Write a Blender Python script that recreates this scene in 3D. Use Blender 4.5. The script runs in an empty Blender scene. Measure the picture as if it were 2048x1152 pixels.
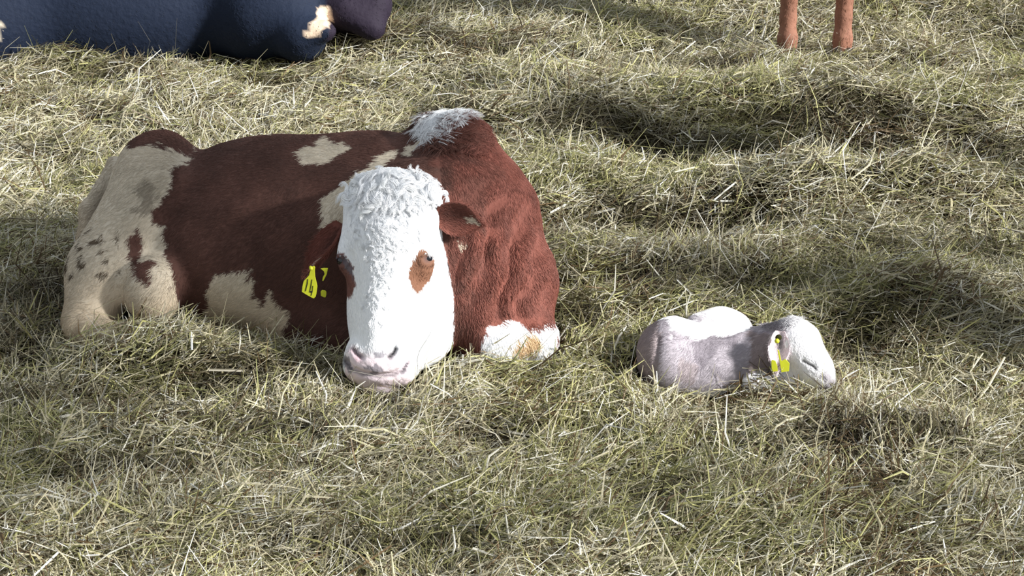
import bpy, math, random
import numpy as np
from mathutils import Vector, Matrix
from mathutils.bvhtree import BVHTree

# ------------------------------------------------------------------ camera, light, exposure
SC = bpy.context.scene
TH = math.radians(26.0); HC = 2.9; F = 4000.0
cam_d = bpy.data.cameras.new('camera'); cam = bpy.data.objects.new('camera', cam_d)
SC.collection.objects.link(cam); SC.camera = cam
cam.location = (0, 0, HC); cam.rotation_euler = (math.pi/2 - TH, 0, 0)
cam_d.sensor_width = 36.0; cam_d.lens = 36.0 * F / 2048.0
cam_d.clip_end = 200

world = bpy.data.worlds.new('world'); SC.world = world; world.use_nodes = True
bg = world.node_tree.nodes['Background']
bg.inputs[0].default_value = (0.86, 0.93, 1.0, 1); bg.inputs[1].default_value = 0.62

sun_d = bpy.data.lights.new('sun', 'SUN'); sun = bpy.data.objects.new('sun', sun_d)
SC.collection.objects.link(sun)
SUN = Vector((0.80, -0.33, 0.48)).normalized()
sun.rotation_euler = SUN.to_track_quat('Z', 'Y').to_euler()
sun.location = (6, 2, 6)
sun_d.energy = 8.6; sun_d.angle = math.radians(7); sun_d.color = (1.0, 0.99, 0.965)

SC.view_settings.view_transform = 'Standard'
SC.view_settings.look = 'None'
SC.view_settings.exposure = 0.0
SC.view_settings.gamma = 1.0
SC.view_settings.use_curve_mapping = False

STRAW_N = 430000
HAIR_K = 1.0
rng = np.random.default_rng(7)
C = SC.collection

# ------------------------------------------------------------------ measuring helpers
cT, sT = math.cos(TH), math.sin(TH)
def P(px, py, Y):
    u = (px - 1024) / F; v = (576 - py) / F
    dy = cT + v * sT; dz = -sT + v * cT
    t = Y / dy
    return np.array([u * t, Y, HC + dz * t])
def ray(px, py):
    u = (px - 1024) / F; v = (576 - py) / F
    return Vector((u, cT + v * sT, -sT + v * cT)).normalized()
def pix(Q):
    Q = np.asarray(Q, float); x, y, z = Q[..., 0], Q[..., 1], Q[..., 2] - HC
    w = y * cT - z * sT
    return 1024 + F * x / w, 576 - F * (y * sT + z * cT) / w
def in_poly(px, py, poly):
    res = np.zeros(px.shape, bool); n = len(poly)
    for i in range(n):
        x1, y1 = poly[i]; x2, y2 = poly[(i + 1) % n]
        if y1 == y2: continue
        c = ((y1 > py) != (y2 > py)) & (px < (x2 - x1) * (py - y1) / (y2 - y1) + x1)
        res ^= c
    return res
def line_dist(px, py, pts):
    d = np.full(px.shape, 1e9)
    for (x1, y1), (x2, y2) in zip(pts[:-1], pts[1:]):
        vx, vy = x2 - x1, y2 - y1; L = vx * vx + vy * vy
        t = np.clip(((px - x1) * vx + (py - y1) * vy) / L, 0, 1)
        d = np.minimum(d, np.hypot(px - x1 - t * vx, py - y1 - t * vy))
    return d
_tab = np.random.default_rng(99).random((64, 64, 64)).astype(np.float32)
def vnoise(p, s):
    q = np.asarray(p, float) / s + 31.7
    i = np.floor(q).astype(int); f = q - i; f = f * f * (3 - 2 * f)
    r = 0
    for a in (0, 1):
        for b in (0, 1):
            for c in (0, 1):
                w = (f[..., 0] if a else 1 - f[..., 0]) * (f[..., 1] if b else 1 - f[..., 1]) * (f[..., 2] if c else 1 - f[..., 2])
                r = r + w * _tab[(i[..., 0] + a) % 64, (i[..., 1] + b) % 64, (i[..., 2] + c) % 64]
    return r * 2 - 1
def nrm(v):
    v = np.asarray(v, float); return v / np.maximum(np.linalg.norm(v, axis=-1, keepdims=True), 1e-9)
def lin(c):   # sRGB 0-255 to linear
    c = np.asarray(c, float) / 255
    return np.where(c <= 0.04045, c / 12.92, ((c + 0.055) / 1.055) ** 2.4)

# ------------------------------------------------------------------ ground shape
BUMPS = []   # px, py, height, radius x, radius y (m)
for b in [(140, 125, .05, .22, .14), (560, 85, .10, .22, .15), (700, 80, .09, .25, .15), (300, 150, .03, .2, .15),
          (1750, 620, .10, .30, .22), (1900, 600, .08, .35, .25), (1400, 600, .05, .3, .12), (1600, 390, .10, .9, .22), (1250, 350, .05, .5, .2),
          (1300, 520, .04, .5, .12), (1900, 410, .07, .4, .2), (1600, 215, .08, .9, .25), (1100, 200, .05, .4, .3), (300, 705, .10, .26, .10), (470, 720, .05, .2, .08), (1540, 800, -.05, .34, .10), (1350, 790, -.02, .2, .1), (745, 800, -.055, .16, .11), (1050, 745, .03, .2, .06), (900, 790, .02, .3, .1),
          (250, 850, .05, .4, .15), (600, 1040, .06, .6, .2), (1500, 1080, .05, .6, .25), (1700, 850, .04, .4, .12),
          (1700, 680, -.08, .12, .16), (1600, 610, -.04, .2, .08), (1500, 300, -.09, .8, .18), (1880, 310, -.11, .45, .20), (1300, 440, -.08, .5, .12), (1400, 575, -.08, .5, .10), (1820, 400, .05, .5, .08), (1350, 480, .04, .4, .08), (250, 780, -.04, .5, .12), (100, 960, -.03, .3, .2)]:
    a = 26 + math.degrees(math.atan((b[1] - 576) / F)); Y = HC / math.tan(math.radians(a))
    X = (b[0] - 1024) / F * (Y / (cT + (576 - b[1]) / F * sT))
    BUMPS.append((X, Y, b[2], b[3], b[4]))
def ground(x, y):
    x = np.asarray(x, float); y = np.asarray(y, float)
    p = np.stack([x, y, np.zeros_like(x)], -1)
    z = -.034 + 0.055 * vnoise(p, 0.50) + 0.052 * vnoise(p + 5, 0.23) + 0.026 * vnoise(p + 9, 0.11)
    for X, Y, h, rx, ry in BUMPS:
        z = z + h * np.exp(-((x - X) / rx) ** 2 - ((y - Y) / ry) ** 2)
    return z

# ------------------------------------------------------------------ materials
def mat(name, rough=0.7, spec=0.3, attr=None, color=None, bump=None, noise=None, sheen=0.0, transl=0.0, sss=0):
    m = bpy.data.materials.new(name); m.use_nodes = True
    nt = m.node_tree; b = nt.nodes['Principled BSDF']
    b.inputs['Roughness'].default_value = rough; b.inputs['Specular IOR Level'].default_value = spec
    src = None
    if attr:
        a = nt.nodes.new('ShaderNodeAttribute'); a.attribute_name = attr; src = a.outputs['Color']
    if color is not None: b.inputs['Base Color'].default_value = (*color, 1)
    if noise:   # scale, amount
        tc = nt.nodes.new('ShaderNodeTexCoord'); n = nt.nodes.new('ShaderNodeTexNoise')
        n.inputs['Scale'].default_value = noise[0]; n.inputs['Detail'].default_value = 5
        nt.links.new(tc.outputs['Object'], n.inputs['Vector'])
        r = nt.nodes.new('ShaderNodeMapRange'); r.inputs['To Min'].default_value = 1 - noise[1]; r.inputs['To Max'].default_value = 1 + noise[1]
        nt.links.new(n.outputs['Fac'], r.inputs['Value'])
        mx = nt.nodes.new('ShaderNodeMix'); mx.data_type = 'RGBA'; mx.blend_type = 'MULTIPLY'; mx.inputs['Factor'].default_value = 1
        if src: nt.links.new(src, mx.inputs['A'])
        else: mx.inputs['A'].default_value = (*color, 1)
        nt.links.new(r.outputs[0], mx.inputs['B']); src = mx.outputs['Result']
    if src: nt.links.new(src, b.inputs['Base Color'])
    if bump:    # scale, strength, distance, stretch
        tc = nt.nodes.new('ShaderNodeTexCoord'); mp = nt.nodes.new('ShaderNodeMapping'); mp.inputs['Scale'].default_value = bump[3]
        n = nt.nodes.new('ShaderNodeTexNoise'); n.inputs['Scale'].default_value = bump[0]; n.inputs['Detail'].default_value = 4
        bp = nt.nodes.new('ShaderNodeBump'); bp.inputs['Strength'].default_value = bump[1]; bp.inputs['Distance'].default_value = bump[2]
        nt.links.new(tc.outputs['Object'], mp.inputs['Vector']); nt.links.new(mp.outputs[0], n.inputs['Vector'])
        nt.links.new(n.outputs['Fac'], bp.inputs['Height']); nt.links.new(bp.outputs[0], b.inputs['Normal'])
    if sheen: b.inputs['Sheen Weight'].default_value = sheen
    if transl:
        t = nt.nodes.new('ShaderNodeBsdfTranslucent'); ms = nt.nodes.new('ShaderNodeMixShader'); ms.inputs[0].default_value = transl
        if src: nt.links.new(src, t.inputs['Color'])
        out = nt.nodes['Material Output']
        nt.links.new(b.outputs[0], ms.inputs[1]); nt.links.new(t.outputs[0], ms.inputs[2]); nt.links.new(ms.outputs[0], out.inputs['Surface'])
    return m
M_HIDE = mat('hide', 0.75, 0.2, attr='col', bump=(40, 0.5, 0.01, (1, 1, 1.0)))
M_HAIR = mat('coat hair', 0.6, 0.25, attr='col')
M_STRAW = mat('straw', 0.55, 0.35, attr='col', transl=0.12)
M_FLOOR = mat('trampled bedding', 0.95, 0.1, color=(0.035, 0.028, 0.014), noise=(9, 0.6), bump=(60, 1.0, 0.02, (1, 1, 1)))
M_EYE = mat('wet dark eye', 0.06, 0.8, color=(0.006, 0.006, 0.010), noise=(30, .2))
M_TAG = mat('yellow plastic tag', 0.45, 0.4, color=(0.52, 0.54, 0.03), noise=(60, .12))
M_INK = mat('black ink', 0.6, 0.3, color=(0.01, 0.01, 0.01), noise=(30, .2))
M_HOLE = mat('dark tag hole', 0.8, 0.1, color=(0.03, 0.03, 0.01), noise=(30, .2))
M_HORN = mat('hoof horn', 0.45, 0.4, color=(0.05, 0.035, 0.025), noise=(40, .4), bump=(80, .3, .003, (1, 1, 6)))

# ------------------------------------------------------------------ mesh helpers
def link(name, data, m, parent=None):
    o = bpy.data.objects.new(name, data); C.objects.link(o)
    if m: data.materials.append(m)
    if parent: o.parent = parent
    return o
def np_mesh(name, V, Q, col=None, smooth=True):
    me = bpy.data.meshes.new(name)
    V = np.asarray(V, np.float32); Q = np.asarray(Q, np.int32); k = Q.shape[1]
    me.vertices.add(len(V)); me.vertices.foreach_set('co', V.ravel())
    me.loops.add(Q.size); me.loops.foreach_set('vertex_index', Q.ravel())
    me.polygons.add(len(Q)); me.polygons.foreach_set('loop_start', np.arange(0, Q.size, k, dtype=np.int32))
    me.polygons.foreach_set('loop_total', np.full(len(Q), k, np.int32))
    me.polygons.foreach_set('use_smooth', np.full(len(Q), smooth))
    me.update(calc_edges=True)
    if col is not None:
        a = me.attributes.new('col', 'FLOAT_COLOR', 'POINT')
        c = np.ones((len(V), 4), np.float32); c[:, :3] = col; a.data.foreach_set('color', c.ravel())
    return me
def vnormals(V, Q):
    V = np.asarray(V, float)
    n = np.cross(V[Q[:, 2]] - V[Q[:, 0]], V[Q[:, 3]] - V[Q[:, 1]]) if Q.shape[1] == 4 else np.cross(V[Q[:, 1]] - V[Q[:, 0]], V[Q[:, 2]] - V[Q[:, 0]])
    N = np.zeros_like(V)
    for k in range(Q.shape[1]): 
        for j in range(3): N[:, j] += np.bincount(Q[:, k], n[:, j], len(V))
    return nrm(N)

# ------------------------------------------------------------------ sculpting with rounded volumes
class Sculpt:
    def __init__(s): s.ops = []
    def ell(s, c, r, k=.05, R=None, cut=False):
        s.ops.append(('e', np.asarray(c, float), np.asarray(r, float), np.eye(3) if R is None else np.asarray(R, float), k, cut)); return s
    def cone(s, a, b, ra, rb, k=.05, cut=False):
        s.ops.append(('c', np.asarray(a, float), np.asarray(b, float), (ra, rb), k, cut)); return s
    def chain(s, pts, rs, k=.05):
        for i in range(len(pts) - 1): s.cone(pts[i], pts[i + 1], rs[i], rs[i + 1], k)
        return s
    @staticmethod
    def dist(op, x, y, z):
        if op[0] == 'e':
            c, r, R = op[1], op[2], op[3]
            dx, dy, dz = x - c[0], y - c[1], z - c[2]
            l = [R[0, i] * dx + R[1, i] * dy + R[2, i] * dz for i in range(3)]
            k0 = np.sqrt(sum((l[i] / r[i]) ** 2 for i in range(3))); k1 = np.sqrt(sum((l[i] / r[i] ** 2) ** 2 for i in range(3)))
            return k0 * (k0 - 1) / np.maximum(k1, 1e-6)
        a, b, (ra, rb) = op[1], op[2], op[3]; d = b - a; L = d @ d
        dx, dy, dz = x - a[0], y - a[1], z - a[2]
        t = np.clip((dx * d[0] + dy * d[1] + dz * d[2]) / L, 0, 1)
        return np.sqrt((dx - t * d[0]) ** 2 + (dy - t * d[1]) ** 2 + (dz - t * d[2]) ** 2) - (ra + t * (rb - ra))
    @staticmethod
    def comb(f, d, k, cut):
        if cut:
            h = np.maximum(k - np.abs(f + d), 0) / k; return np.maximum(f, -d) + h * h * k / 4
        h = np.maximum(k - np.abs(f - d), 0) / k; return np.minimum(f, d) - h * h * k / 4
    def bounds(s, op):
        if op[0] == 'e': m = op[2].max(); lo, hi = op[1] - m, op[1] + m
        else: m = max(op[3]); lo, hi = np.minimum(op[1], op[2]) - m, np.maximum(op[1], op[2]) + m
        pad = op[-2] * 1.1 + .03
        return lo - pad, hi + pad
    def points(s, p):
        p = np.asarray(p, float); f = np.full(p.shape[:-1], 10.0)
        for op in s.ops: f = s.comb(f, s.dist(op, p[..., 0], p[..., 1], p[..., 2]), op[-2], op[-1])
        return f
    def mesh(s, gx, gy, gz):
        F_ = np.full((len(gx), len(gy), len(gz)), 10.0, np.float32)
        for op in s.ops:
            lo, hi = s.bounds(op)
            sl = [slice(*np.searchsorted(g, [lo[i], hi[i]])) for i, g in enumerate((gx, gy, gz))]
            x = gx[sl[0]].astype(np.float32)[:, None, None]; y = gy[sl[1]].astype(np.float32)[None, :, None]; z = gz[sl[2]].astype(np.float32)[None, None, :]
            if 0 in (x.size, y.size, z.size): continue
            F_[tuple(sl)] = s.comb(F_[tuple(sl)], s.dist(op, x, y, z).astype(np.float32), op[-2], op[-1])
        F_[0] = F_[-1] = 1; F_[:, 0] = F_[:, -1] = 1; F_[:, :, 0] = F_[:, :, -1] = 1
        ins = F_ < 0
        nx, ny, nz = F_.shape; cx, cy, cz = nx - 1, ny - 1, nz - 1
        cnt = np.zeros((cx, cy, cz), np.int8)
        for a in (0, 1):
            for b in (0, 1):
                for c in (0, 1): cnt += ins[a:a + cx, b:b + cy, c:c + cz]
        act = (cnt > 0) & (cnt < 8)
        ids = np.full((cx, cy, cz), -1, np.int64); idx = np.argwhere(act); ids[act] = np.arange(len(idx))
        acc = np.zeros((len(idx), 3)); num = np.zeros(len(idx))
        I, J, K = idx.T
        corners = [(a, b, c) for a in (0, 1) for b in (0, 1) for c in (0, 1)]
        for i, c0 in enumerate(corners):
            for c1 in corners[i + 1:]:
                if sum(abs(u - v) for u, v in zip(c0, c1)) != 1: continue
                f0 = F_[I + c0[0], J + c0[1], K + c0[2]]; f1 = F_[I + c1[0], J + c1[1], K + c1[2]]
                m = (f0 < 0) != (f1 < 0); t = np.where(m, f0 / np.where(m, f0 - f1, 1), 0)
                for ax, g in enumerate((gx, gy, gz)):
                    e0 = g[idx[:, ax] + c0[ax]]; e1 = g[idx[:, ax] + c1[ax]]
                    acc[:, ax] += np.where(m, e0 + t * (e1 - e0), 0)
                num += m
        V = acc / num[:, None]
        quads = []
        for ax in range(3):
            sh = [slice(None)] * 3; sh0 = sh.copy(); sh1 = sh.copy(); sh0[ax] = slice(0, -1); sh1[ax] = slice(1, None)
            A = ins[tuple(sh0)]; B = ins[tuple(sh1)]
            e = np.argwhere(A != B); o1, o2 = [(1, 2), (2, 0), (0, 1)][ax]
            e = e[(e[:, o1] > 0) & (e[:, o2] > 0) & (e[:, o1] < ids.shape[o1]) & (e[:, o2] < ids.shape[o2])]
            flip = ~A[tuple(e.T)]
            def cid(d1, d2):
                q = e.copy(); q[:, o1] -= d1; q[:, o2] -= d2; return ids[tuple(q.T)]
            q = np.stack([cid(1, 1), cid(0, 1), cid(0, 0), cid(1, 0)], 1)
            q[flip] = q[flip][:, ::-1]
            quads.append(q)
        Q = np.concatenate(quads); Q = Q[(Q >= 0).all(1)]
        return V, Q
def axis(lo, hi, step, fine=None):
    """grid line positions, finer inside the given interval"""
    out = [lo]
    while out[-1] < hi:
        st = step
        if fine and fine[0] <= out[-1] <= fine[1]: st = fine[2]
        out.append(out[-1] + st)
    return np.array(out)
def relax(V, Q, n=2, w=.5):
    E = np.concatenate([Q[:, [0, 1]], Q[:, [1, 2]], Q[:, [2, 3]], Q[:, [3, 0]]]); 
    for _ in range(n):
        S = np.zeros_like(V); c = np.bincount(E[:, 0], minlength=len(V)) + np.bincount(E[:, 1], minlength=len(V))
        for j in range(3):
            S[:, j] = np.bincount(E[:, 0], V[E[:, 1], j], len(V)) + np.bincount(E[:, 1], V[E[:, 0], j], len(V))
        V = V + w * (S / np.maximum(c, 1)[:, None] - V)
    return V

# ------------------------------------------------------------------ coat hair as curve strands
def hair(name, parent, pts, nor, colr, length, flow, rad=.0007, lift=.35, curl=0.0, seg=4, m=None):
    """pts/nor/col: N roots; flow: N unit tangents; length: N"""
    N = len(pts)
    if N == 0: return
    up = nrm(nor); tg = nrm(flow - (flow * up).sum(1, keepdims=True) * up); sd = np.cross(up, tg)
    t = np.linspace(0, 1, seg)
    ph = rng.random(N) * 6.28; cs = (rng.random(N) - .5)
    pos = np.zeros((N, seg, 3), np.float32)
    for i, ti in enumerate(t):
        a = lift * (1 - .6 * ti)
        base = pts + length[:, None] * ti * (tg * (1 - a) + up * a) + up * (-.001)
        if curl:
            ang = ph + ti * 5.5 * np.sign(cs)
            amp = curl * length * (.25 + .75 * ti) * (ti > 0)
            base = base + amp[:, None] * (np.cos(ang)[:, None] * sd + np.sin(ang)[:, None] * up * .6)
        else:
            base = base + (cs * length * .5 * ti * ti)[:, None] * sd
        pos[:, i] = base
    cv = bpy.data.hair_curves.new(name)
    cv.add_curves([seg] * N)
    cv.position_data.foreach_set('vector', pos.ravel())
    ra = cv.attributes.get('radius') or cv.attributes.new('radius', 'FLOAT', 'POINT')
    rr = (rad * (1 - .75 * t))[None, :] * np.ones((N, 1)) * (.7 + .6 * rng.random(N))[:, None]
    ra.data.foreach_set('value', rr.astype(np.float32).ravel())
    ca = cv.attributes.new('col', 'FLOAT_COLOR', 'CURVE')
    c = np.ones((N, 4), np.float32); c[:, :3] = colr; ca.data.foreach_set('color', c.ravel())
    return link(name, cv, m or M_HAIR, parent)
def scatter(V, Q, n, weight=None):
    a, b, c, d = (V[Q[:, i]] for i in range(4))
    area = np.linalg.norm(np.cross(c - a, d - b), axis=1) * .5
    if weight is not None: area = area * weight
    f = rng.choice(len(Q), n, p=area / area.sum())
    u, v = rng.random((2, n, 1))
    p = (1 - u) * (1 - v) * V[Q[f, 0]] + u * (1 - v) * V[Q[f, 1]] + u * v * V[Q[f, 2]] + (1 - u) * v * V[Q[f, 3]]
    return p, f
def thing(name, label, cat, loc, group=None):
    o = bpy.data.objects.new(name, None); C.objects.link(o); o.location = loc
    o['label'] = label; o['category'] = cat
    if group: o['group'] = group
    o.empty_display_size = .2
    return o
def rebase(o):
    """keep a child's world position under its Empty"""
    if o.parent: 
        o.matrix_parent_inverse = Matrix.Translation(o.parent.location).inverted()

# ================================================================== ADDED TIMBER out of view (put in to shade cow and straw)
M_WOOD = mat('weathered timber', 0.85, 0.15, color=(0.20, 0.14, 0.09), noise=(7, .35), bump=(30, .5, .004, (8, 8, 1)))
def boxes(name, bs, m, label):
    VV, FF = [], []
    for (x0, x1, y0, y1, z0, z1) in bs:
        k = len(VV); VV += [(x0, y0, z0), (x1, y0, z0), (x1, y1, z0), (x0, y1, z0), (x0, y0, z1), (x1, y0, z1), (x1, y1, z1), (x0, y1, z1)]
        FF += [tuple(k + i for i in f) for f in ((0, 3, 2, 1), (4, 5, 6, 7), (0, 1, 5, 4), (1, 2, 6, 5), (2, 3, 7, 6), (3, 0, 4, 7))]
    me = bpy.data.meshes.new(name); me.from_pydata(VV, [], FF); o = link(name, me, m)
    b = o.modifiers.new('bevel', 'BEVEL'); b.width = .006; b.segments = 2
    o['kind'] = 'structure'; o['label'] = label; return o
boxes('shade_loft', [(x, x + .10, 2.85, 4.85, 2.50, 2.53) for x in np.arange(1.0, 2.84, .14)] + [(1.0, 7.0, 2.9, 3.02, 2.38, 2.50), (1.0, 7.0, 4.4, 4.52, 2.38, 2.50)], M_WOOD, 'added slatted timber loft out of view, shades the resting cow')
boxes('added_post_1', [(6.9, 7.1, 2.86, 3.06, -.05, 2.38), (6.9, 7.1, 4.36, 4.56, -.05, 2.38)], M_WOOD, 'added pair of timber posts under the unseen loft beams')
for i_, (px_, py_, hh, ww) in enumerate(((1700, 318, 1.55, .32), (1430, 566, 1.30, .24))):
    q = P(px_, py_, 1.0) - np.array([0, 0, HC]); k = HC / -q[2]; gxx, gyy = q[0] * k, q[1] * k
    X0 = 2.75; Y0_ = gyy + (X0 - gxx) * SUN.y / SUN.x
    boxes('added_post_%d' % (i_ + 2), [(X0 - ww / 2, X0 + ww / 2, Y0_ - ww / 2, Y0_ + ww / 2, -.1, hh)], M_WOOD, ('stout', 'slimmer')[i_] + ' added timber post out of view, casts a shade band on the straw')

# ================================================================== THE RESTING COW
cow = Sculpt()
cow.ell(P(570, 482, 5.98), (.50, .37, .345))
cow.ell(P(760, 478, 5.97), (.34, .36, .35), .1)
cow.ell(P(905, 485, 5.90), (.25, .32, .34), .1)                       # shoulder
cow.cone(P(868, 295, 6.0), P(925, 288, 5.92), .095, .085, .06)           # withers
cow.cone(P(930, 330, 5.9), P(985, 430, 5.80), .10, .13, .08)
cow.cone(P(985, 430, 5.80), P(1010, 560, 5.66), .13, .145, .08)
cow.cone(P(1010, 560, 5.66), P(960, 640, 5.55), .145, .13, .07)           # brisket
cow.ell(P(925, 560, 5.62), (.14, .17, .22), .08)
cow.cone(P(930, 400, 5.80), P(800, 430, 5.66), .16, .14, .08)             # neck swung back
cow.cone(P(720, 430, 5.80), P(790, 430, 5.68), .13, .13, .08)             # nape
cow.ell(P(305, 430, 6.10), (.15, .28, .25), .08)                          # rump
cow.ell(P(322, 325, 6.08), (.115, .14, .095), .06)                        # hip bone
cow.cone(P(300, 372, 5.92), P(212, 540, 5.78), .115, .115, .06)            # thigh
cow.cone(P(212, 540, 5.78), P(178, 640, 5.66), .11, .085, .06)
cow.ell(P(305, 580, 5.66), (.09, .10, .11), .05)                          # stifle
cow.cone(P(168, 655, 5.58), P(260, 685, 5.48), .055, .045, .05)           # hind shank along the ground
cow.chain([P(232, 330, 6.22), P(178, 420, 6.2), P(156, 520, 6.1), P(140, 640, 5.9)], [.03, .025, .022, .03], .03)   # tail
cow.cone(P(1040, 590, 5.62), P(1062, 660, 5.52), .10, .075, .05)           # forearm
cow.cone(P(985, 688, 5.43), P(1068, 684, 5.49), .055, .062, .03)           # folded knee
cow.cone(P(1068, 684, 5.49), P(1085, 700, 5.62), .06, .045, .03)
cow.cone(P(600, 660, 5.72), P(860, 690, 5.62), .12, .12, .08)              # belly and breast fold
# head in its own frame: a down the face, b to the right, c out of the face
O_ = P(772, 352, 5.50); D_ = nrm(P(747, 775, 5.24) - O_); HL = np.linalg.norm(P(747, 775, 5.24) - O_)
N0 = np.array([0, -1.0, 0]); N0 = nrm(N0 - (N0 @ D_) * D_)
R0 = np.cross(N0, D_); R0 = R0 if R0[0] > 0 else -R0
ya = math.radians(14); N_ = nrm(N0 * math.cos(ya) - R0 * math.sin(ya)); R_ = nrm(R0 * math.cos(ya) + N0 * math.sin(ya))
HR = np.stack([D_, R_, N_], 1)
def H(a, b, c): return O_ + a * D_ + b * R_ + c * N_
head = Sculpt()
head.ell(H(.115, 0, -.10), (.125, .135, .115), .05, HR)          # cranium
head.ell(H(.21, .0, -.085), (.15, .152, .10), .05, HR)           # brow
head.cone(H(.075, -.060, -.085), H(.075, .068, -.085), .078, .078, .05)   # poll
head.cone(H(.06, 0, -.07), H(.16, 0, -.05), .075, .09, .05)
head.cone(H(.20, .0, -.08), H(.54, .0, -.075), .110, .088, .05)    # nose bridge
head.cone(H(.16, 0.0, .0), H(.50, 0.0, -.005), .022, .018, .05)     # crest of the nose
head.ell(H(.38, -.055, -.16), (.20, .085, .11), .05, HR)         # cheeks
head.ell(H(.38, .07, -.15), (.21, .095, .12), .05, HR)
head.cone(H(.30, .10, -.20), H(.46, .085, -.20), .085, .075, .05)   # jaw
head.cone(P(845, 600, 5.45), P(853, 682, 5.41), .075, .066, .05)     # throat skin at the jaw
head.ell(H(.560, 0, -.072), (.072, .108, .090), .04, HR)         # muzzle
head.ell(H(.535, -.06, -.03), (.045, .036, .04), .03, HR)        # nostril wings
head.ell(H(.535, .06, -.03), (.045, .036, .04), .03, HR)
head.cone(H(.578, -.066, -.062), H(.578, .068, -.062), .046, .044, .03)  # upper lip
head.ell(H(.632, -.008, -.085), (.032, .062, .055), .014, HR)     # chin and lower lip
for sb in (-1, 1):
    head.ell(H(.245, sb * .118, -.055), (.05, .030, .038), .03, HR)   # eye orbits
head.ell(H(.30, -.10, .01), (.06, .02, .02), .03, HR, cut=True)
cow.ops_body = list(cow.ops)
body_only = Sculpt(); body_only.ops = list(cow.ops)
cow.ops += head.ops
lo = [P(100, 500, 6)[0] - .15, 5.12, -.12]; hi = [.25, 6.5, .80]
hx = (H(.3, -.2, 0)[0], H(.3, .24, 0)[0])
V, Q = cow.mesh(axis(lo[0], hi[0], .010, (hx[0], hx[1], .005)), axis(lo[1], hi[1], .012, (5.12, 5.6, .006)), axis(lo[2], hi[2], .010, (-.05, .70, .0065)))
V = relax(V, Q, 2, .5)
dh = head.points(V); db = body_only.points(V); is_head = dh < db - .004
Nv = vnormals(V, Q); px, py = pix(V)
facing = ((np.array([0, 0, HC]) - V) * Nv).sum(1) > 0
# engraved mouth line, nostrils and lids (sculpted as real depth)
MOUTH = [(690, 722), (703, 738), (725, 748), (755, 753), (785, 750), (806, 740), (818, 724)]
NOS_R = [(791, 697), (786, 706), (777, 714)]; NOS_L = [(708, 698), (714, 708), (722, 714)]
def engrave(sel, d, w, depth):
    g = np.exp(-(d / w) ** 2) * sel; V[:] = V - Nv * (g * depth)[:, None]; return g
hs = is_head & facing
g_mouth = engrave(hs, line_dist(px, py, MOUTH), 5.0, .012)
g_nr = engrave(hs, line_dist(px, py, NOS_R), 5.5, .018)
g_nl = engrave(hs, line_dist(px, py, NOS_L), 4.5, .014)
for ex, ey, w in ((683, 521, 9), (855, 517, 10)):
    d = np.hypot(px - ex, (py - ey) * 1.3); engrave(hs, np.abs(d - w * 1.5), 5, -.003); engrave(hs, d, w * .8, .004)
# loose wrinkled skin on the neck side
fold = np.exp(-((px - 985) / 75) ** 2 - ((py - 520) / 120) ** 2) * (~is_head) * facing
V += Nv * (fold * .013 * np.sin((px + .25 * py) / 8.0 + 2.0 * vnoise(V, .08)))[:, None]
V += Nv * (.004 * vnoise(V, .09) * (~is_head))[:, None]

c1 = lambda pts: [(560 + x * .5556, 180 + y * .5556) for x, y in pts]
c2 = lambda pts: [(80 + x * .4513, 220 + y * .4514) for x, y in pts]
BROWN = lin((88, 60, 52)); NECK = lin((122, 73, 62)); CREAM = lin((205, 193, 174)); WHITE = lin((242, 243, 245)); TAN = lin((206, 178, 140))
PINK = lin((234, 212, 218)); GREY = lin((110, 108, 116)); DIRT = lin((96, 82, 66)); DARK = lin((30, 26, 30))
BODY_WHITE = [c2([(700, 180), (650, 240), (590, 270), (575, 350), (520, 420), (500, 450), (515, 510), (560, 520), (560, 600), (540, 640), (570, 680), (600, 800), (620, 870), (690, 910),
                  (740, 900), (750, 760), (780, 740), (850, 715), (940, 695), (940, 800), (985, 870), (1030, 800), (1070, 870), (1100, 900), (1085, 1040), (1080, 1300), (-200, 1300), (-200, 100), (370, 165), (430, 160), (520, 155), (650, 195)]),
              c2([(1140, 195), (1210, 160), (1270, 120), (1310, 140), (1380, 160), (1310, 215), (1270, 250), (1220, 235), (1160, 230)]),
              c2([(640, 112), (700, 100), (860, 88), (1200, 50), (1200, 84), (900, 106), (740, 150), (700, 150)]),
              c1([(140, 430), (150, 380), (230, 340), (290, 290), (380, 270), (420, 400), (400, 560), (230, 600), (205, 520), (150, 525)]),
              c1([(320, 290), (350, 245), (420, 205), (430, 230), (360, 300)]), c1([(450, 215), (500, 185), (520, 200), (470, 230)]),
              c1([(530, 90), (600, 0), (670, 20), (685, 100), (625, 120), (600, 165), (560, 200), (500, 190)]),
              c1([(725, 890), (760, 850), (850, 835), (900, 865), (1000, 825), (1000, 1000), (720, 1000)]),
              [(918, 482), (934, 484), (934, 492), (920, 494)], [(931, 424), (940, 432), (945, 444), (934, 438)]]
BODY_BROWN = [c2([(330, 130), (450, 60), (560, 60), (640, 90), (715, 155), (690, 190), (650, 197), (520, 157), (430, 162), (370, 167)]),
              c2([(430, 520), (450, 600), (450, 650), (500, 660), (515, 680), (480, 780), (450, 770), (400, 640), (395, 560)])]
BODY_TAN = [c1([(830, 925), (860, 890), (905, 870), (930, 930), (850, 945)])]
HEAD_BROWN = [c1([(190, 585), (235, 583), (264, 640), (272, 700), (245, 752), (222, 690), (200, 640)]),
              c1([(515, 568), (558, 615), (545, 670), (500, 737), (470, 715), (458, 650), (480, 605)])]
MUZ_GREY = [[(681, 716), (697, 712), (706, 745), (695, 745)], [(806, 738), (812, 722), (818, 724), (815, 745), (800, 750)], [(746, 703), (768, 700), (776, 708), (768, 718), (750, 716)], [(730, 735), (750, 728), (772, 742), (745, 747)], [(672, 505), (692, 512), (706, 540), (708, 560), (690, 535)]]
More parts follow.
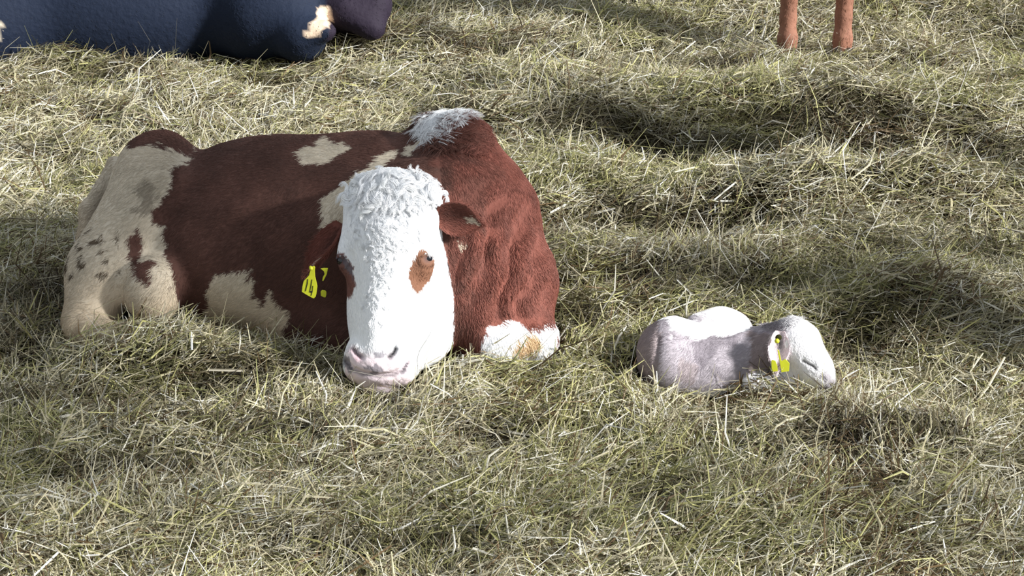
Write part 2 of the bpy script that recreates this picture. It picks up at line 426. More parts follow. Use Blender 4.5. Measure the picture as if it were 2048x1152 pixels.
def cow_colour(p, n, ishead, jit=7.0):
    x, y = pix(p)
    j1, j2 = vnoise(p, .035), vnoise(p + 3, .035); k1, k2 = vnoise(p, .012), vnoise(p + 3, .012)
    X = x + jit * j1 + jit * .6 * k1; Y = y + jit * j2 + jit * .6 * k2
    vis = ((np.array([0, 0, HC]) - p) * n).sum(1) > -.3
    nk = np.clip((x - 860) / 120 + .5 * j1, 0, 1)[:, None]; c = (BROWN * (1 - nk) + NECK * nk) * (1 + .22 * vnoise(p, .05))[:, None]  # flank brown darker, neck lighter: shade and light put into the coat
    wh = np.zeros(len(p), bool)
    for q in BODY_WHITE: wh |= in_poly(X, Y, q)
    for q in BODY_BROWN: wh &= ~in_poly(X, Y, q)
    # the side away from the camera carries irregular patches too
    far = vnoise(p, .33) > .35
    wh = np.where(vis, wh, far)
    cr = CREAM[None] * (1 + .06 * vnoise(p, .04))[:, None]
    low = np.clip((.22 - p[:, 2]) / .25, 0, 1)[:, None]               # soiled lower coat
    cr = cr * (1 - .55 * low) + TAN * .55 * low
    spots = (vnoise(p, .02) > .35) & (x < 240) & (y > 455) & (y < 560)
    cr[spots] = DIRT
    st = (np.hypot((x - 292) / 30, (y - 395) / 35) < 1) & (k1 + j1 > -.1); cr[st] = cr[st] * .5 + DIRT * .5
    c[wh] = cr[wh]
    tu = in_poly(X, Y, BODY_WHITE[6]) | in_poly(X, Y, BODY_WHITE[7]); c[tu & vis] = WHITE
    for q in BODY_TAN: t = in_poly(X, Y, q) & vis; c[t] = TAN
    # head
    h = np.tile(WHITE, (len(p), 1)); xb, yb = x + 3 * j1 + 3 * k1, y + 3 * j2 + 3 * k2
    for i, q in enumerate(HEAD_BROWN): t = in_poly(xb, yb, q); h[t] = (lin((128, 90, 70)) if i else lin((122, 84, 76)))
    mz = np.clip((y - 695) / 30, 0, 1)[:, None] * ((x < 822) & (x > 690))[:, None]
    h = h * (1 - .8 * mz) + PINK * .8 * mz
    pk = np.exp(-(line_dist(x, y, [(706, 700), (716, 716)]) / 9) ** 2)[:, None]; h = h * (1 - .6 * pk) + lin((196, 140, 150)) * .6 * pk
    for q in MUZ_GREY: t = in_poly(xb, yb, q); h[t] = h[t] * .25 + GREY * .75
    for L_, w, s in ((MOUTH, 4, .75), (NOS_R, 5, .95), (NOS_L, 3.5, .8)):
        g = (np.exp(-(line_dist(x, y, L_) / w) ** 2) * s)[:, None]; h = h * (1 - g) + DARK * g
    for ex, ey in ((683, 521), (855, 517)):
        g = np.exp(-(np.hypot(x - ex, y - ey) / 9) ** 2)[:, None] * .8; h = h * (1 - g) + lin((70, 60, 64)) * g
    c[ishead] = h[ishead]
    return np.clip(c, 0, 1)
colv = cow_colour(V, Nv, is_head)
cow_root = thing('cow', 'large red-brown and white cow lying in the straw, white face towards the camera', 'cow', (P(640, 680, 5.95)[0], 5.95, 0))
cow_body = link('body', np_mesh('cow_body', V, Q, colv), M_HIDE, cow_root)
Nv = vnormals(V, Q)
# short coat over the whole body
NB = int(190000 * HAIR_K)
w = np.where(V[Q].mean(1)[:, 2] < -.02, .05, 1) * np.where(Nv[Q].mean(1)[:, 1] > .45, .25, 1) * np.where(is_head[Q].mean(1) > .5, 1.6, 1)
p, f = scatter(V, Q, NB, w); n = nrm(Nv[Q[f]].mean(1)); ih = is_head[Q[f]].mean(1) > .5
xq, yq = pix(p)
bare = ih & ((yq > 700) | (np.hypot(xq - 683, yq - 521) < 12) | (np.hypot(xq - 855, yq - 517) < 12) | (line_dist(xq, yq, NOS_R) < 12))
p, n, ih, xq, yq = p[~bare], n[~bare], ih[~bare], xq[~bare], yq[~bare]
fl = np.tile(np.array([-.75, 0, -.65]), (len(p), 1))
fl[xq > 880] = (.25, -.2, -1.0)
fl = np.where(ih[:, None], D_[None], fl)
fl = nrm(fl + .35 * np.stack([vnoise(p, .06), vnoise(p + 7, .06), vnoise(p + 13, .06)], 1) + .18 * rng.normal(size=p.shape))
ln = np.where(ih, .012, .019) * (.6 + .8 * rng.random(len(p)))
ln = np.where((~ih) & (xq > 890) & (yq > 420), ln * 1.35, ln)
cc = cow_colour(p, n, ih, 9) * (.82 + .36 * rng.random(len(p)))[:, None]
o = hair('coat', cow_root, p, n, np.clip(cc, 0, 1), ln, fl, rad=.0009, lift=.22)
# forehead curls, nose-ridge waves, withers tuft
Vh = V; 
def locks(name, inside, n_lock, per, length, curl, rad, lift, flow, headonly=True, spread=.006, gain=1.0, turns=7.0, obj_parent=None):
    """wavy locks: each lock shares one curl, its hairs sit close together"""
    wq = np.clip(inside(px[Q].mean(1), py[Q].mean(1)), 0, 1) * facing[Q].all(1)
    if headonly: wq = wq * is_head[Q].all(1)
    p, f = scatter(V, Q, n_lock, wq); n = nrm(Nv[Q[f]].mean(1)); ih = is_head[Q[f]].mean(1) > .5
    fl = nrm(np.asarray(flow)[None] + .8 * rng.normal(size=p.shape))
    tg = nrm(fl - (fl * n).sum(1, keepdims=True) * n); sd = np.cross(n, tg)
    L = length * (.5 + rng.random(n_lock)); ph = rng.random(n_lock) * 6.28; hand = np.where(rng.random(n_lock) < .5, -1, 1)
    seg = 8; t = np.linspace(0, 1, seg); N = n_lock * per
    rep = lambda a: np.repeat(a, per, axis=0)
    off = rng.normal(size=(N, 2)) * spread; Lh = rep(L) * (.75 + .4 * rng.random(N))
    pos = np.zeros((N, seg, 3), np.float32); P0 = rep(p) + rep(tg) * off[:, :1] + rep(sd) * off[:, 1:]
    for i, ti in enumerate(t):
        ang = rep(ph) + ti * turns * rep(hand); amp = curl * Lh * min(1, ti * 2)
        conv = (1 - .75 * ti)
        q = rep(p) + (rep(tg) * off[:, :1] + rep(sd) * off[:, 1:]) * conv
        a = lift * (1 - .9 * ti)
        q = q + (Lh * ti)[:, None] * (rep(tg) * (1 - a) + rep(n) * a) + (amp * np.cos(ang) - curl * Lh * np.cos(rep(ph)) * 0)[:, None] * rep(sd) + (amp * .5 * (1 + np.sin(ang)))[:, None] * rep(n)
        pos[:, i] = q
    cv = bpy.data.hair_curves.new(name); cv.add_curves([seg] * N); cv.position_data.foreach_set('vector', pos.ravel())
    ra = cv.attributes.get('radius') or cv.attributes.new('radius', 'FLOAT', 'POINT')
    ra.data.foreach_set('value', ((rad * (1 - .7 * t))[None, :] * np.ones((N, 1))).astype(np.float32).ravel())
    ca = cv.attributes.new('col', 'FLOAT_COLOR', 'CURVE'); c = np.ones((N, 4), np.float32)
    cc = rep(cow_colour(p, n, ih, 3)) * rep(.88 + .2 * rng.random(n_lock))[:, None] * gain
    c[:, :3] = np.clip(cc, 0, 1); ca.data.foreach_set('color', c.ravel())
    return link(name, cv, M_HAIR, cow_root)
soft = lambda x, y, cx, cy, rx, ry: 1.6 - 1.6 * np.hypot((x - cx) / rx, (y - cy) / ry)
locks('forelock', lambda x, y: soft(x, y, 785, 385, 100, 42), int(240 * HAIR_K), 34, .042, .20, .0007, .26, (.1, -.1, -.5), gain=1.1)
locks('brow_hair', lambda x, y: soft(x, y, 775, 460, 80, 75), int(200 * HAIR_K), 14, .018, .14, .0007, .20, (0, 0, .6), spread=.004)
locks('nose_hair', lambda x, y: (np.abs(x - (775 - (y - 400) * .12)) < 20) * np.clip((y - 430) / 30, 0, 1) * np.clip((650 - y) / 60, 0, 1), int(110 * HAIR_K), 12, .020, .18, .0006, .12, (.2, 0, -1), spread=.0035)
locks('withers_tuft', lambda x, y: soft(x, y, 886, 252, 56, 58), int(3600 * HAIR_K), 5, .050, .07, .0007, .75, (.05, 0, 1.3), headonly=False, spread=.005, turns=3)
locks('withers_tuft', lambda x, y: soft(x, y, 950, 275, 36, 40), int(1200 * HAIR_K), 4, .028, .08, .0009, .55, (.8, 0, .8), headonly=False, spread=.008, turns=3)

# eyes set where the lids are
bvh = BVHTree.FromPolygons([Vector(v) for v in V], [tuple(q) for q in Q.tolist()])
CAMV = Vector((0, 0, HC))
def hit(tree, x, y, back=0.0):
    r = ray(x, y); q = tree.ray_cast(CAMV, r)
    return (q[0] - r * back, q[1]) if q[0] is not None else (None, None)
def ball(name, c, r, parent, m, sc=(1, 1, 1), seg=24):
    u = np.linspace(0, 2 * np.pi, seg, endpoint=False); v = np.linspace(0, np.pi, seg // 2 + 1)[1:-1]
    VV = [(0, 0, 1)] + [(math.sin(b) * math.cos(a), math.sin(b) * math.sin(a), math.cos(b)) for b in v for a in u] + [(0, 0, -1)]
    FF = [(0, 1 + i, 1 + (i + 1) % seg) for i in range(seg)]
    for j in range(len(v) - 1):
        FF += [(1 + j * seg + i, 1 + (j + 1) * seg + i, 1 + (j + 1) * seg + (i + 1) % seg, 1 + j * seg + (i + 1) % seg) for i in range(seg)]
    e = len(VV) - 1; FF += [(e, 1 + (len(v) - 1) * seg + (i + 1) % seg, 1 + (len(v) - 1) * seg + i) for i in range(seg)]
    me = bpy.data.meshes.new(name); me.from_pydata([tuple(np.array(q) * r * np.array(sc) + np.array(c)) for q in VV], [], FF)
    me.polygons.foreach_set('use_smooth', [True] * len(me.polygons))
    return link(name, me, m, parent)
for ex, ey in ((683, 521), (856, 517)):
    q, nn = hit(bvh, ex, ey, -.012)
    ball('eye', q, .0145, cow_root, M_EYE)

# ears: cupped leaves
def ear(name, parent, base, tip, across, W, cup, colfun, fold=0.0, n1=22, n2=13, thick=.006):
    base, tip = np.array(base, float), np.array(tip, float); ax = tip - base; L = np.linalg.norm(ax); ax = ax / L
    ac = nrm(across - (across @ ax) * ax); nr = np.cross(ax, ac)
    if nr[1] > 0: nr = -nr                                   # open side towards the camera
    top, G = [], []
    for i in range(n1):
        s = i / (n1 - 1); wd = W * (.42 + .58 * math.sin(math.pi * min(1, s * 1.05) ** .9)) * (1 - s ** 5) ** .7 if s < 1 else W * .05
        for j in range(n2):
            t = j / (n2 - 1) * 2 - 1
            q = base + ax * L * s + ac * wd * t * .5 * (1 - .12 * t * t) + nr * (cup * wd * (t * t - .5) + .02 * math.sin(s * 3) * fold) + np.array([0, 0, -1]) * fold * s * s * L
            top.append(q)
    top = np.array(top); bot = top - nr * thick
    idx = lambda i, j: i * n2 + j
    F1 = [(idx(i, j), idx(i + 1, j), idx(i + 1, j + 1), idx(i, j + 1)) for i in range(n1 - 1) for j in range(n2 - 1)]
    nT = len(top); F2 = [tuple(nT + k for k in f[::-1]) for f in F1]
    rim = [idx(i, 0) for i in range(n1)] + [idx(n1 - 1, j) for j in range(1, n2)] + [idx(i, n2 - 1) for i in range(n1 - 2, -1, -1)] + [idx(0, j) for j in range(n2 - 2, 0, -1)]
    F3 = [(rim[k], rim[(k + 1) % len(rim)], nT + rim[(k + 1) % len(rim)], nT + rim[k]) for k in range(len(rim))]
    VV = np.concatenate([top, bot]); QQ = np.array(F1 + F2 + F3)
    NN = vnormals(VV, QQ)
    tt = np.tile(np.linspace(-1, 1, n2), n1); ss = np.repeat(np.linspace(0, 1, n1), n2)
    col = colfun(np.concatenate([ss, ss]), np.concatenate([tt, tt]), np.concatenate([np.ones(nT), np.zeros(nT)]))
    o = link(name, np_mesh(name, VV, QQ, col), M_HIDE, parent)
    p, f = scatter(VV, QQ, int(5000 * HAIR_K))
    cf = col[QQ[f, 0]]
    h = hair('ear_hair', o, p, NN[QQ[f, 0]], np.clip(cf * (.8 + .4 * rng.random(len(p)))[:, None], 0, 1), .018 * L / .15 * (.6 + .8 * rng.random(len(p))), nrm(np.tile(ax, (len(p), 1)) + .3 * rng.normal(size=p.shape)), rad=.0008, lift=.3)
    return o
def ear_brown(s, t, inner):
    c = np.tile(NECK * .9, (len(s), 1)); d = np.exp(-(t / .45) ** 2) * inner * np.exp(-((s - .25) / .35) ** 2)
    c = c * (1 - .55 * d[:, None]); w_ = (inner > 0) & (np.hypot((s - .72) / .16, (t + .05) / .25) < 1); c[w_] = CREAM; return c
qa, _ = hit(bvh, 876, 415, 0); qb, _ = hit(bvh, 674, 452, 0)
e1 = ear('ear', cow_root, P(872, 428, qa.y - .01), P(964, 440, 5.50), np.array([.30, -.15, 1.0]), .135, .12, ear_brown, fold=.12)
e1['label'] = 'brown ear on the lit side of the neck'
e2 = ear('ear', cow_root, P(682, 445, 5.56), P(612, 545, 5.46), np.array([.8, 0, .6]), .11, .25, ear_brown, fold=.05)
e2['label'] = 'shaded brown ear with the yellow tag'

# numbered tag
def slab(name, pts, Y0, parent, m, th=.003, bevel=.0008, dY=0.0):
    """outline given as points of the photo at one distance, built upright at real size and thickness"""
    fr = [P(x, y, Y0) for x, y in pts]; n = len(fr)
    VV = [tuple(q) for q in fr] + [tuple(q + np.array([0, th, 0])) for q in fr]
    FF = [tuple(range(n))[::-1], tuple(range(n, 2 * n))] + [(i, (i + 1) % n, n + (i + 1) % n, n + i) for i in range(n)]
    me = bpy.data.meshes.new(name); me.from_pydata(VV, [], FF); me.update()
    o = link(name, me, m, parent)
    b = o.modifiers.new('bevel', 'BEVEL'); b.width = bevel; b.segments = 2; b.limit_method = 'ANGLE'
    return o
t6 = lambda pts: [(560 + x * .1215, 500 + y * .1215) for x, y in pts]
TY = 5.415
tag1 = slab('ear_tag', t6([(475, 290), (490, 262), (530, 275), (560, 262), (578, 290), (572, 350), (578, 440), (606, 560), (614, 600), (598, 720), (585, 770), (555, 800), (520, 785), (420, 730), (358, 690), (365, 610), (388, 515), (440, 460), (475, 420), (500, 330)]), TY, e2, M_TAG)
tag1['label'] = 'yellow ear tag marked 14'
for nm, q in (('digit', [(452, 478), (463, 480), (456, 560), (426, 680), (412, 676), (440, 560)]),
              ('digit', [(522, 486), (532, 490), (516, 600), (498, 680), (526, 678), (538, 590), (546, 592), (536, 690), (520, 750), (508, 752), (518, 702), (484, 696), (504, 590)])):
    slab(nm, t6(q), TY - .0012, e2, M_INK, th=.0012, bevel=.0002)
slab('ear_tag', t6([(668, 690), (690, 662), (740, 665), (762, 690), (762, 740), (750, 782), (715, 778), (672, 755)]), TY + .01, e2, M_TAG)
slab('ear_tag', t6([(668, 310), (720, 300), (790, 300), (770, 400), (712, 512), (695, 508), (705, 450), (735, 400), (720, 350)]), TY + .012, e2, M_TAG)
ball('tag_stud', P(622, 537, TY - .006), .006, e2, M_TAG)

# ================================================================== THE CALF
calf = Sculpt()
calf.ell(P(1335, 712, 5.42), (.095, .13, .105), .04)
calf.ell(P(1430, 722, 5.42), (.165, .12, .088), .05)
calf.cone(P(1352, 672, 5.44), P(1462, 700, 5.42), .056, .05, .035)
calf.ell(P(1450, 662, 5.58), (.088, .08, .064), .02, )
calf.cone(P(1400, 655, 5.56), P(1440, 650, 5.60), .045, .05, .03)
calf.cone(P(1470, 705, 5.44), P(1560, 690, 5.40), .075, .062, .04)
calf.ell(P(1590, 688, 5.37), (.066, .07, .075), .03)
calf.cone(P(1600, 692, 5.34), P(1632, 735, 5.29), .066, .048, .03)
calf.cone(P(1632, 735, 5.29), P(1650, 756, 5.27), .044, .034, .02)
calf.cone(P(1590, 740, 5.34), P(1635, 762, 5.29), .050, .026, .03)
calf.cone(P(1500, 765, 5.33), P(1600, 778, 5.29), .034, .030, .02)
calf.cone(P(1345, 745, 5.36), P(1425, 770, 5.33), .055, .034, .03)
cV, cQ = calf.mesh(axis(.38, 1.10, .005), axis(5.15, 5.80, .006), axis(-.10, .36, .005))
cV = relax(cV, cQ, 2, .5); cN = vnormals(cV, cQ); cx_, cy_ = pix(cV)
cf_ = ((np.array([0, 0, HC]) - cV) * cN).sum(1) > 0
c3 = lambda pts: [(1220 + x * .2539, 580 + y * .254) for x, y in pts]
EYE_C = c3([(1525, 560), (1565, 585), (1600, 600), (1622, 625)])
def eng_c(d, w, depth):
    global cV
    cV = cV - cN * ((np.exp(-(d / w) ** 2) * cf_) * depth)[:, None]
eng_c(line_dist(cx_, cy_, EYE_C), 3, .005)
eng_c(line_dist(cx_, cy_, c3([(1650, 790), (1740, 780), (1770, 760)])), 2.5, .006)
eng_c(line_dist(cx_, cy_, c3([(1740, 745), (1755, 760)])), 2.5, .006)
eng_c(line_dist(cx_, cy_, c3([(390, 380), (370, 560), (350, 680)])), 5, .012)
eng_c(line_dist(cx_, cy_, c3([(500, 370), (640, 375), (900, 370), (1150, 270)])), 4, .010)
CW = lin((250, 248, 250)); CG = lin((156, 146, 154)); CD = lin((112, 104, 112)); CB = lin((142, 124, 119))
def calf_colour(p):
    x, y = pix(p); j = 6 * vnoise(p, .03); k = 5 * vnoise(p + 4, .012); X, Y = x + j + k, y + j - k
    c = np.tile(CW, (len(p), 1))
    def put(poly, colr, a):
        t = in_poly(X, Y, c3(poly)); c[t] = c[t] * (1 - a) + colr * a
    put([(0, 200), (480, 230), (500, 330), (700, 380), (1000, 350), (1260, 300), (1270, 640), (1130, 660), (900, 800), (0, 800)], CG, .85)  # grey-brown flank: coat tone plus that side's shade in the colour
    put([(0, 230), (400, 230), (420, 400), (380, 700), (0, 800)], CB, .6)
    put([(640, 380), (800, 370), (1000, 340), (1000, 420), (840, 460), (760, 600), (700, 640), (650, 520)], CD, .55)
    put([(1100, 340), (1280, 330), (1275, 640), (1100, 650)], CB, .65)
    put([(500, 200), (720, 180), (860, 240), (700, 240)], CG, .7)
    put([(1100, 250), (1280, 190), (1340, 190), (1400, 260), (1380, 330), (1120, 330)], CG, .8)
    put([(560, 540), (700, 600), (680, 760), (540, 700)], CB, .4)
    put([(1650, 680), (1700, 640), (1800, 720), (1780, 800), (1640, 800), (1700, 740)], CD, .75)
    for L_, w, s in ((EYE_C, 3.2, .95), (c3([(1740, 745), (1755, 760)]), 3, .9), (c3([(1660, 790), (1740, 780), (1770, 760)]), 2, .7)):
        g = (np.exp(-(line_dist(x, y, L_) / w) ** 2) * s)[:, None]; c = c * (1 - g) + DARK * g
    return np.clip(c, 0, 1)
calf_root = thing('calf', 'small white and grey newborn calf curled up asleep in the straw', 'calf', (P(1440, 760, 5.42)[0], 5.42, 0))
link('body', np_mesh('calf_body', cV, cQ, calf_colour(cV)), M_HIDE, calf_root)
cN = vnormals(cV, cQ)
p, f = scatter(cV, cQ, int(60000 * HAIR_K)); n = nrm(cN[cQ[f]].mean(1))
x_, y_ = pix(p); kp = (line_dist(x_, y_, EYE_C) > 6) & ~((x_ > 1655) & (y_ > 750)); p, n, x_ = p[kp], n[kp], x_[kp]
fl = np.where((x_ > 1570)[:, None], np.array([-.3, 0, 1.0]), np.array([-.8, -.1, -.5]))
fl = nrm(fl + .5 * np.stack([vnoise(p, .04), vnoise(p + 7, .04), vnoise(p + 13, .04)], 1) + .2 * rng.normal(size=p.shape))
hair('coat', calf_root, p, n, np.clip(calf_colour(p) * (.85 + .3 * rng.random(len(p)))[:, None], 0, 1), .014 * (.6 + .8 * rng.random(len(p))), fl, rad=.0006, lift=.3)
wq = ((np.hypot((cx_ - 1560) / 40, (cy_ - 640) / 16) < 1) & cf_)[cQ].any(1).astype(float)
p, f = scatter(cV, cQ, int(1800 * HAIR_K), wq); n = nrm(cN[cQ[f]].mean(1))
hair('poll_tuft', calf_root, p, n, np.clip(calf_colour(p) * (.6 + .4 * rng.random(len(p)))[:, None], 0, 1), .030 * (.6 + .8 * rng.random(len(p))), nrm(np.array([-.5, 0, .8]) + .4 * rng.normal(size=p.shape)), rad=.0007, lift=.6, curl=.1, seg=5)
def ear_calf(s, t, inner):
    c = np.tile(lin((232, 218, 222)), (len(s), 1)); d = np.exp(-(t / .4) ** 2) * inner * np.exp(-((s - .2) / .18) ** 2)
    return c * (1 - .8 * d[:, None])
ce = ear('ear', calf_root, P(1560, 662, 5.325), P(1553, 744, 5.255), np.array([1, 0, .0]), .070, .25, ear_calf, fold=.0, thick=.004)
TYc = 5.245
slab('ear_tag', c3([(1270, 560), (1280, 550), (1305, 560), (1318, 600), (1322, 640), (1285, 645), (1272, 620)]), TYc, ce, M_TAG, .0025)
slab('ear_tag', c3([(1318, 470), (1332, 478), (1350, 560), (1385, 545), (1415, 580), (1410, 640), (1350, 650), (1335, 560)]), TYc + .006, ce, M_TAG, .0025)
ball('tag_stud', P(1554, 682, 5.285), .0075, ce, M_TAG)
ball('tag_hole', P(1557, 675, 5.292), .010, ce, M_HOLE, (1, .5, 1))

# ================================================================== BLACK COW BEHIND
blk = Sculpt()
blk.ell(P(200, -10, 8.61), (.80, .42, .36))
blk.ell(P(-30, 20, 8.46), (.40, .36, .33), .1)
blk.ell(P(530, -5, 8.56), (.28, .38, .30), .1)
blk.cone(P(560, 0, 8.41), P(600, 70, 8.24), .20, .12, .06)
blk.ell(P(700, 0, 8.50), (.14, .2, .15), .08)
blk.cone(P(690, 20, 8.31), P(745, 55, 8.28), .075, .06, .04)
blk.cone(P(640, 0, 8.41), P(745, 10, 8.36), .12, .09, .04)
blk.cone(P(600, 70, 8.18), P(650, 62, 8.16), .05, .05, .04)
blk.cone(P(-160, -60, 8.46), P(-330, -150, 8.26), .22, .15, .08)
blk.ell(P(-380, -150, 8.16), (.17, .15, .16), .05)
blk.cone(P(-390, -140, 8.11), P(-430, -20, 7.91), .13, .085, .05)
for sx in (-1, 1): blk.cone(P(-380, -190, 8.16), P(-380, -190, 8.16) + np.array([sx * .2, 0, .0]), .05, .02, .03)
bV, bQ = blk.mesh(axis(-3.7, -.3, .022), axis(7.7, 9.4, .022), axis(-.15, .9, .02))
bV = relax(bV, bQ, 2); bN = vnormals(bV, bQ)
BW = [(610, 72), (628, 40), (640, 14), (652, 12), (662, 38), (655, 52), (640, 66), (620, 80)]
def blk_colour(p):
    x, y = pix(p); j = 4 * vnoise(p, .05); c = np.tile(np.array([.010, .016, .034]), (len(p), 1))
    c[x > 655] = (.020, .014, .026)
    t = in_poly(x + j, y - j, BW); c[t] = lin((225, 200, 175)); t = in_poly(x, y, [(-30, 40), (3, 45), (3, 82), (-30, 85)]); c[t] = CREAM
    return c
blk_root = thing('cow', 'blue-black cow lying in the far corner behind the straw mound, cut off by the frame', 'cow', (P(200, 90, 9.0)[0], 9.0, 0))
link('body', np_mesh('black_cow_body', bV, bQ, blk_colour(bV)), M_HIDE, blk_root)
p, f = scatter(bV, bQ, int(60000 * HAIR_K)); n = nrm(bN[bQ[f]].mean(1))
hair('coat', blk_root, p, n, blk_colour(p) * (.7 + .6 * rng.random(len(p)))[:, None], .012 * (.6 + .8 * rng.random(len(p))), nrm(np.array([.7, 0, -.6]) + .3 * rng.normal(size=p.shape)), rad=.0012, lift=.2)

# ================================================================== BROWN ANIMAL STANDING BEHIND
A1 = P(1573, 98, 8.40); A2 = P(1683, 98, 8.40); mx = (A1[0] + A2[0]) / 2
br = Sculpt()
br.ell((mx, 9.15, .86), (.27, .78, .30))
br.ell((mx, 8.62, .84), (.22, .28, .30), .08); br.ell((mx, 9.70, .88), (.25, .30, .30), .08)
for A in (A1, A2):
    s_ = 1 if A is A2 else -1
    br.chain([(A[0] + s_ * .02, 8.55, .72), (A[0] + s_ * .005, 8.45, .40), (A[0], 8.42, .33), (A[0], 8.41, .12), (A[0], 8.39, .03), (A[0], 8.38, -.04)], [.12, .058, .052, .034, .040, .042], .03)
    hx_ = mx + s_ * .14
    br.chain([(hx_, 9.75, .78), (hx_, 9.62, .56), (hx_, 9.86, .40), (hx_, 9.80, .10), (hx_, 9.77, -.03)], [.16, .09, .052, .036, .045], .04)
br.cone((mx, 8.55, .95), (mx - .12, 8.15, 1.12), .17, .12, .08)
br.ell((mx - .15, 8.06, 1.14), (.10, .13, .11), .05); br.cone((mx - .16, 8.00, 1.10), (mx - .20, 7.86, .90), .09, .06, .05)
for sx in (-1, 1): br.cone((mx - .15, 8.10, 1.20), (mx - .15 + sx * .2, 8.10, 1.17), .035, .02, .03)
br.chain([(mx, 9.98, 1.05), (mx, 10.05, .8), (mx, 10.06, .45)], [.03, .02, .03], .03)
rV, rQ = br.mesh(axis(mx - .5, mx + .5, .014), axis(7.7, 10.2, .018), axis(-.12, 1.35, .016))
rV = relax(rV, rQ, 1); rN = vnormals(rV, rQ)
RB = lin((142, 100, 82))
br_root = thing('cow', 'reddish-brown animal standing at the back, only its two lower legs in view', 'cow', (mx, 8.4, 0))
link('body', np_mesh('standing_body', rV, rQ, np.clip(RB[None] * (1 + .2 * vnoise(rV, .08))[:, None], 0, 1)), M_HIDE, br_root)
p, f = scatter(rV, rQ, int(40000 * HAIR_K)); n = nrm(rN[rQ[f]].mean(1))
hair('coat', br_root, p, n, RB[None] * (.75 + .5 * rng.random(len(p)))[:, None], .016 * (.6 + .8 * rng.random(len(p))), nrm(np.array([0, 0, -1.]) + .2 * rng.normal(size=p.shape)), rad=.0011, lift=.2)
for A in (A1, A2):
    for sx in (-1, 1):
        o = ball('hoof', (A[0] + sx * .02, 8.355, -.03), .03, br_root, M_HORN, (.7, 1.3, 1.1))

for r_ in (cow_root, calf_root, blk_root, br_root):
    for ch in r_.children: rebase(ch)
    
# ================================================================== FLOOR AND STRAW
gx = np.arange(-6.0, 6.01, .05); gy = np.arange(2.2, 12.0, .05)
GX, GY = np.meshgrid(gx, gy, indexing='ij'); GZ = ground(GX, GY) - .012
ix = np.arange(len(gx) * len(gy)).reshape(len(gx), len(gy))
FQ = np.stack([ix[:-1, :-1], ix[1:, :-1], ix[1:, 1:], ix[:-1, 1:]], -1).reshape(-1, 4)
fl_o = link('floor', np_mesh('floor', np.stack([GX, GY, GZ], -1).reshape(-1, 3), FQ), M_FLOOR); fl_o['kind'] = 'structure'
fl_o['label'] = 'dark trampled bedding under the loose straw'

SHADE_SPOTS = []  # spots where shade is painted into the straw colour
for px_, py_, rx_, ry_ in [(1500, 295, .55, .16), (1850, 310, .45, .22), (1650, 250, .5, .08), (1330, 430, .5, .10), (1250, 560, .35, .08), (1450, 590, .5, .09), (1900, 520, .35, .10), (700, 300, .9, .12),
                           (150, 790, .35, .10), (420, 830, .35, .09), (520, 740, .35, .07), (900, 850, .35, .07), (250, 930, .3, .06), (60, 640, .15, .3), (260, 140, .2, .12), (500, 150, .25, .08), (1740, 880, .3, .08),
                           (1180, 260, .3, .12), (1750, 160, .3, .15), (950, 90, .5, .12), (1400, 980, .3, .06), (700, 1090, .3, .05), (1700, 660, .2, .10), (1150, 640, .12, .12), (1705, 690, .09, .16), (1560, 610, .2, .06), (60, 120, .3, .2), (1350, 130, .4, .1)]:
    q = P(px_, py_, 1.0) - np.array([0, 0, HC]); k = HC / -q[2]; SHADE_SPOTS.append((q[0] * k, q[1] * k, rx_, ry_))
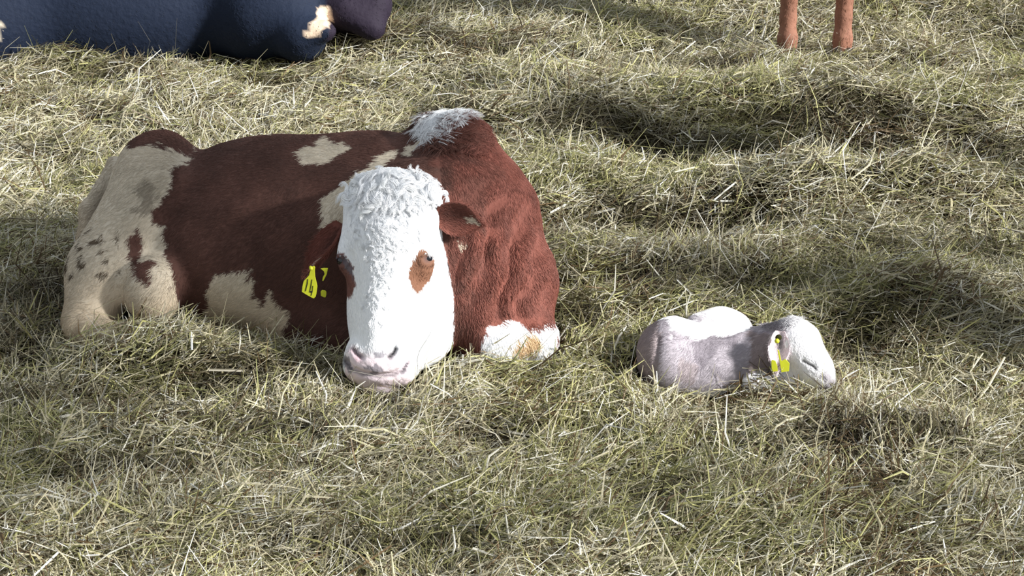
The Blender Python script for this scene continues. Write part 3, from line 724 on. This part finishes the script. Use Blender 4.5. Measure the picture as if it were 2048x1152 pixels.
def straw(N):
    # denser close by, where single stems are seen
    u = rng.random(N * 2); y = 3.75 * (10.6 / 3.75) ** u
    x = (rng.random(N * 2) * 2 - 1) * (.30 * y + .55)
    keep = rng.random(N * 2) < np.clip((.30 * y + .55) / 3.4 * 1.6, 0, 1); x, y = x[keep][:N], y[keep][:N]; N = len(x)
    p0 = np.stack([x, y, np.zeros(N)], 1)
    g = ground(x, y)
    cl = vnoise(p0, .16); cl2 = vnoise(p0 + 11, .35)
    z = g + .032 * rng.random(N) ** 1.2 + .022 * np.maximum(cl, 0)
    L = np.clip(rng.lognormal(math.log(.075), .50, N), .02, .26)
    W = (.0010 + .0024 * rng.random(N) ** 2.5) * (1 + .5 * (rng.random(N) < .08))
    yaw = 3.0 * vnoise(p0 + 3, .22) + rng.normal(0, .75, N)
    yaw = np.where(rng.random(N) < .3, rng.random(N) * 6.28, yaw)
    up = rng.random(N)
    tilt = rng.normal(.08, .22, N); tilt = np.where(up < .20, np.abs(rng.normal(.5, .4, N)), tilt); tilt = np.where(up < .035, rng.uniform(.8, 1.4, N), tilt)
    L = np.where(up < .035, np.minimum(L, .10), L)
    d = np.stack([np.cos(yaw) * np.cos(tilt), np.sin(yaw) * np.cos(tilt), np.sin(tilt)], 1)
    ctr = np.stack([x, y, z + np.abs(np.sin(tilt)) * L * .40], 1)
    s = nrm(np.cross(d, np.array([0, 0, 1.0]))); nr = np.cross(s, d)
    roll = rng.normal(0, .7, N)[:, None]; s2 = s * np.cos(roll) + nr * np.sin(roll); n2 = np.cross(s2, d)
    bend = (rng.normal(0, .16, N) * L)[:, None]; sag = (rng.normal(.0, .10, N) * L)[:, None]
    a = ctr - d * L[:, None] / 2; m_ = ctr + s * bend + nr * sag; b = ctr + d * L[:, None] / 2
    # keep stems off the animals
    kp = np.ones(N, bool)
    for S_, (x0, x1, y0, y1) in ((cow, (-1.7, .4, 5.0, 6.6)), (calf, (.3, 1.2, 5.1, 5.9)), (blk, (-4, -.2, 7.7, 9.5)), (br, (mx - .5, mx + .5, 7.8, 10.2))):
        box = (x > x0) & (x < x1) & (y > y0) & (y < y1); ii = np.flatnonzero(box)
        if len(ii):
            bad = np.zeros(len(ii), bool)
            for q in (a, m_, b): bad |= S_.points(q[ii]) < .004
            kp[ii[bad]] = False
    a, m_, b, s2, n2, W, cl, cl2, p0 = (q[kp] for q in (a, m_, b, s2, n2, W, cl, cl2, p0)); N = len(a)
    W = W[:, None]; VV = np.zeros((N, 9, 3), np.float32)
    for i, (c, k) in enumerate(((a, .8), (m_, 1.0), (b, .45))):
        VV[:, i * 3] = c - s2 * W * k; VV[:, i * 3 + 1] = c + n2 * W * .55 * k; VV[:, i * 3 + 2] = c + s2 * W * k
    base = (np.arange(N) * 9)[:, None, None]
    q0 = np.array([[0, 1, 4, 3], [1, 2, 5, 4], [3, 4, 7, 6], [4, 5, 8, 7]])[None]
    QQ = (base + q0).reshape(-1, 4)
    pal = lin([(220, 211, 180), (196, 187, 152), (242, 238, 222), (192, 188, 128), (146, 146, 98), (112, 92, 64), (252, 250, 242)])
    wt = np.array([.27, .22, .15, .12, .10, .13, .03]); cum = np.cumsum(wt / wt.sum())
    r = np.clip(rng.random(N) * .75 + .25 * (.5 + .5 * vnoise(p0 + 20, .3)) + 0, 0, .999)
    ci = np.searchsorted(cum, rng.random(N))
    gr = (vnoise(p0 + 40, .4) > .25) & (rng.random(N) < .35); ci[gr] = rng.choice([3, 4], gr.sum())
    dk = (vnoise(p0 + 60, .3) > .45) & (rng.random(N) < .3); ci[dk] = 5
    col = pal[np.minimum(ci, 6)] * (.48 + .58 * rng.random(N))[:, None]
    # painted shade: stem colour darkened in bands and patches
    shade_amt = np.zeros(N)
    for bx, by, rx, ry in SHADE_SPOTS: shade_amt = np.maximum(shade_amt, np.exp(-((p0[:, 0] - bx) / rx) ** 2 - ((p0[:, 1] - by) / ry) ** 2))
    q_ = p0 * np.array([.6, 1, 1]); shade_amt = np.clip(1.9 * (shade_amt + .50 * vnoise(q_ + 70, .17) + .35 * vnoise(q_ + 80, .07) - .20), 0, 1) * (rng.random(N) < .88)
    col = col * (1 - shade_amt[:, None] * np.array([.68, .70, .74]))
    col = np.repeat(np.clip(col, 0, 1), 9, axis=0)
    return np_mesh('straw', VV.reshape(-1, 3), QQ, col, smooth=False)
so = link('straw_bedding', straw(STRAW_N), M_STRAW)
so['kind'] = 'stuff'; so['label'] = 'loose pale yellow-green straw and hay covering the whole floor'; so['category'] = 'straw'
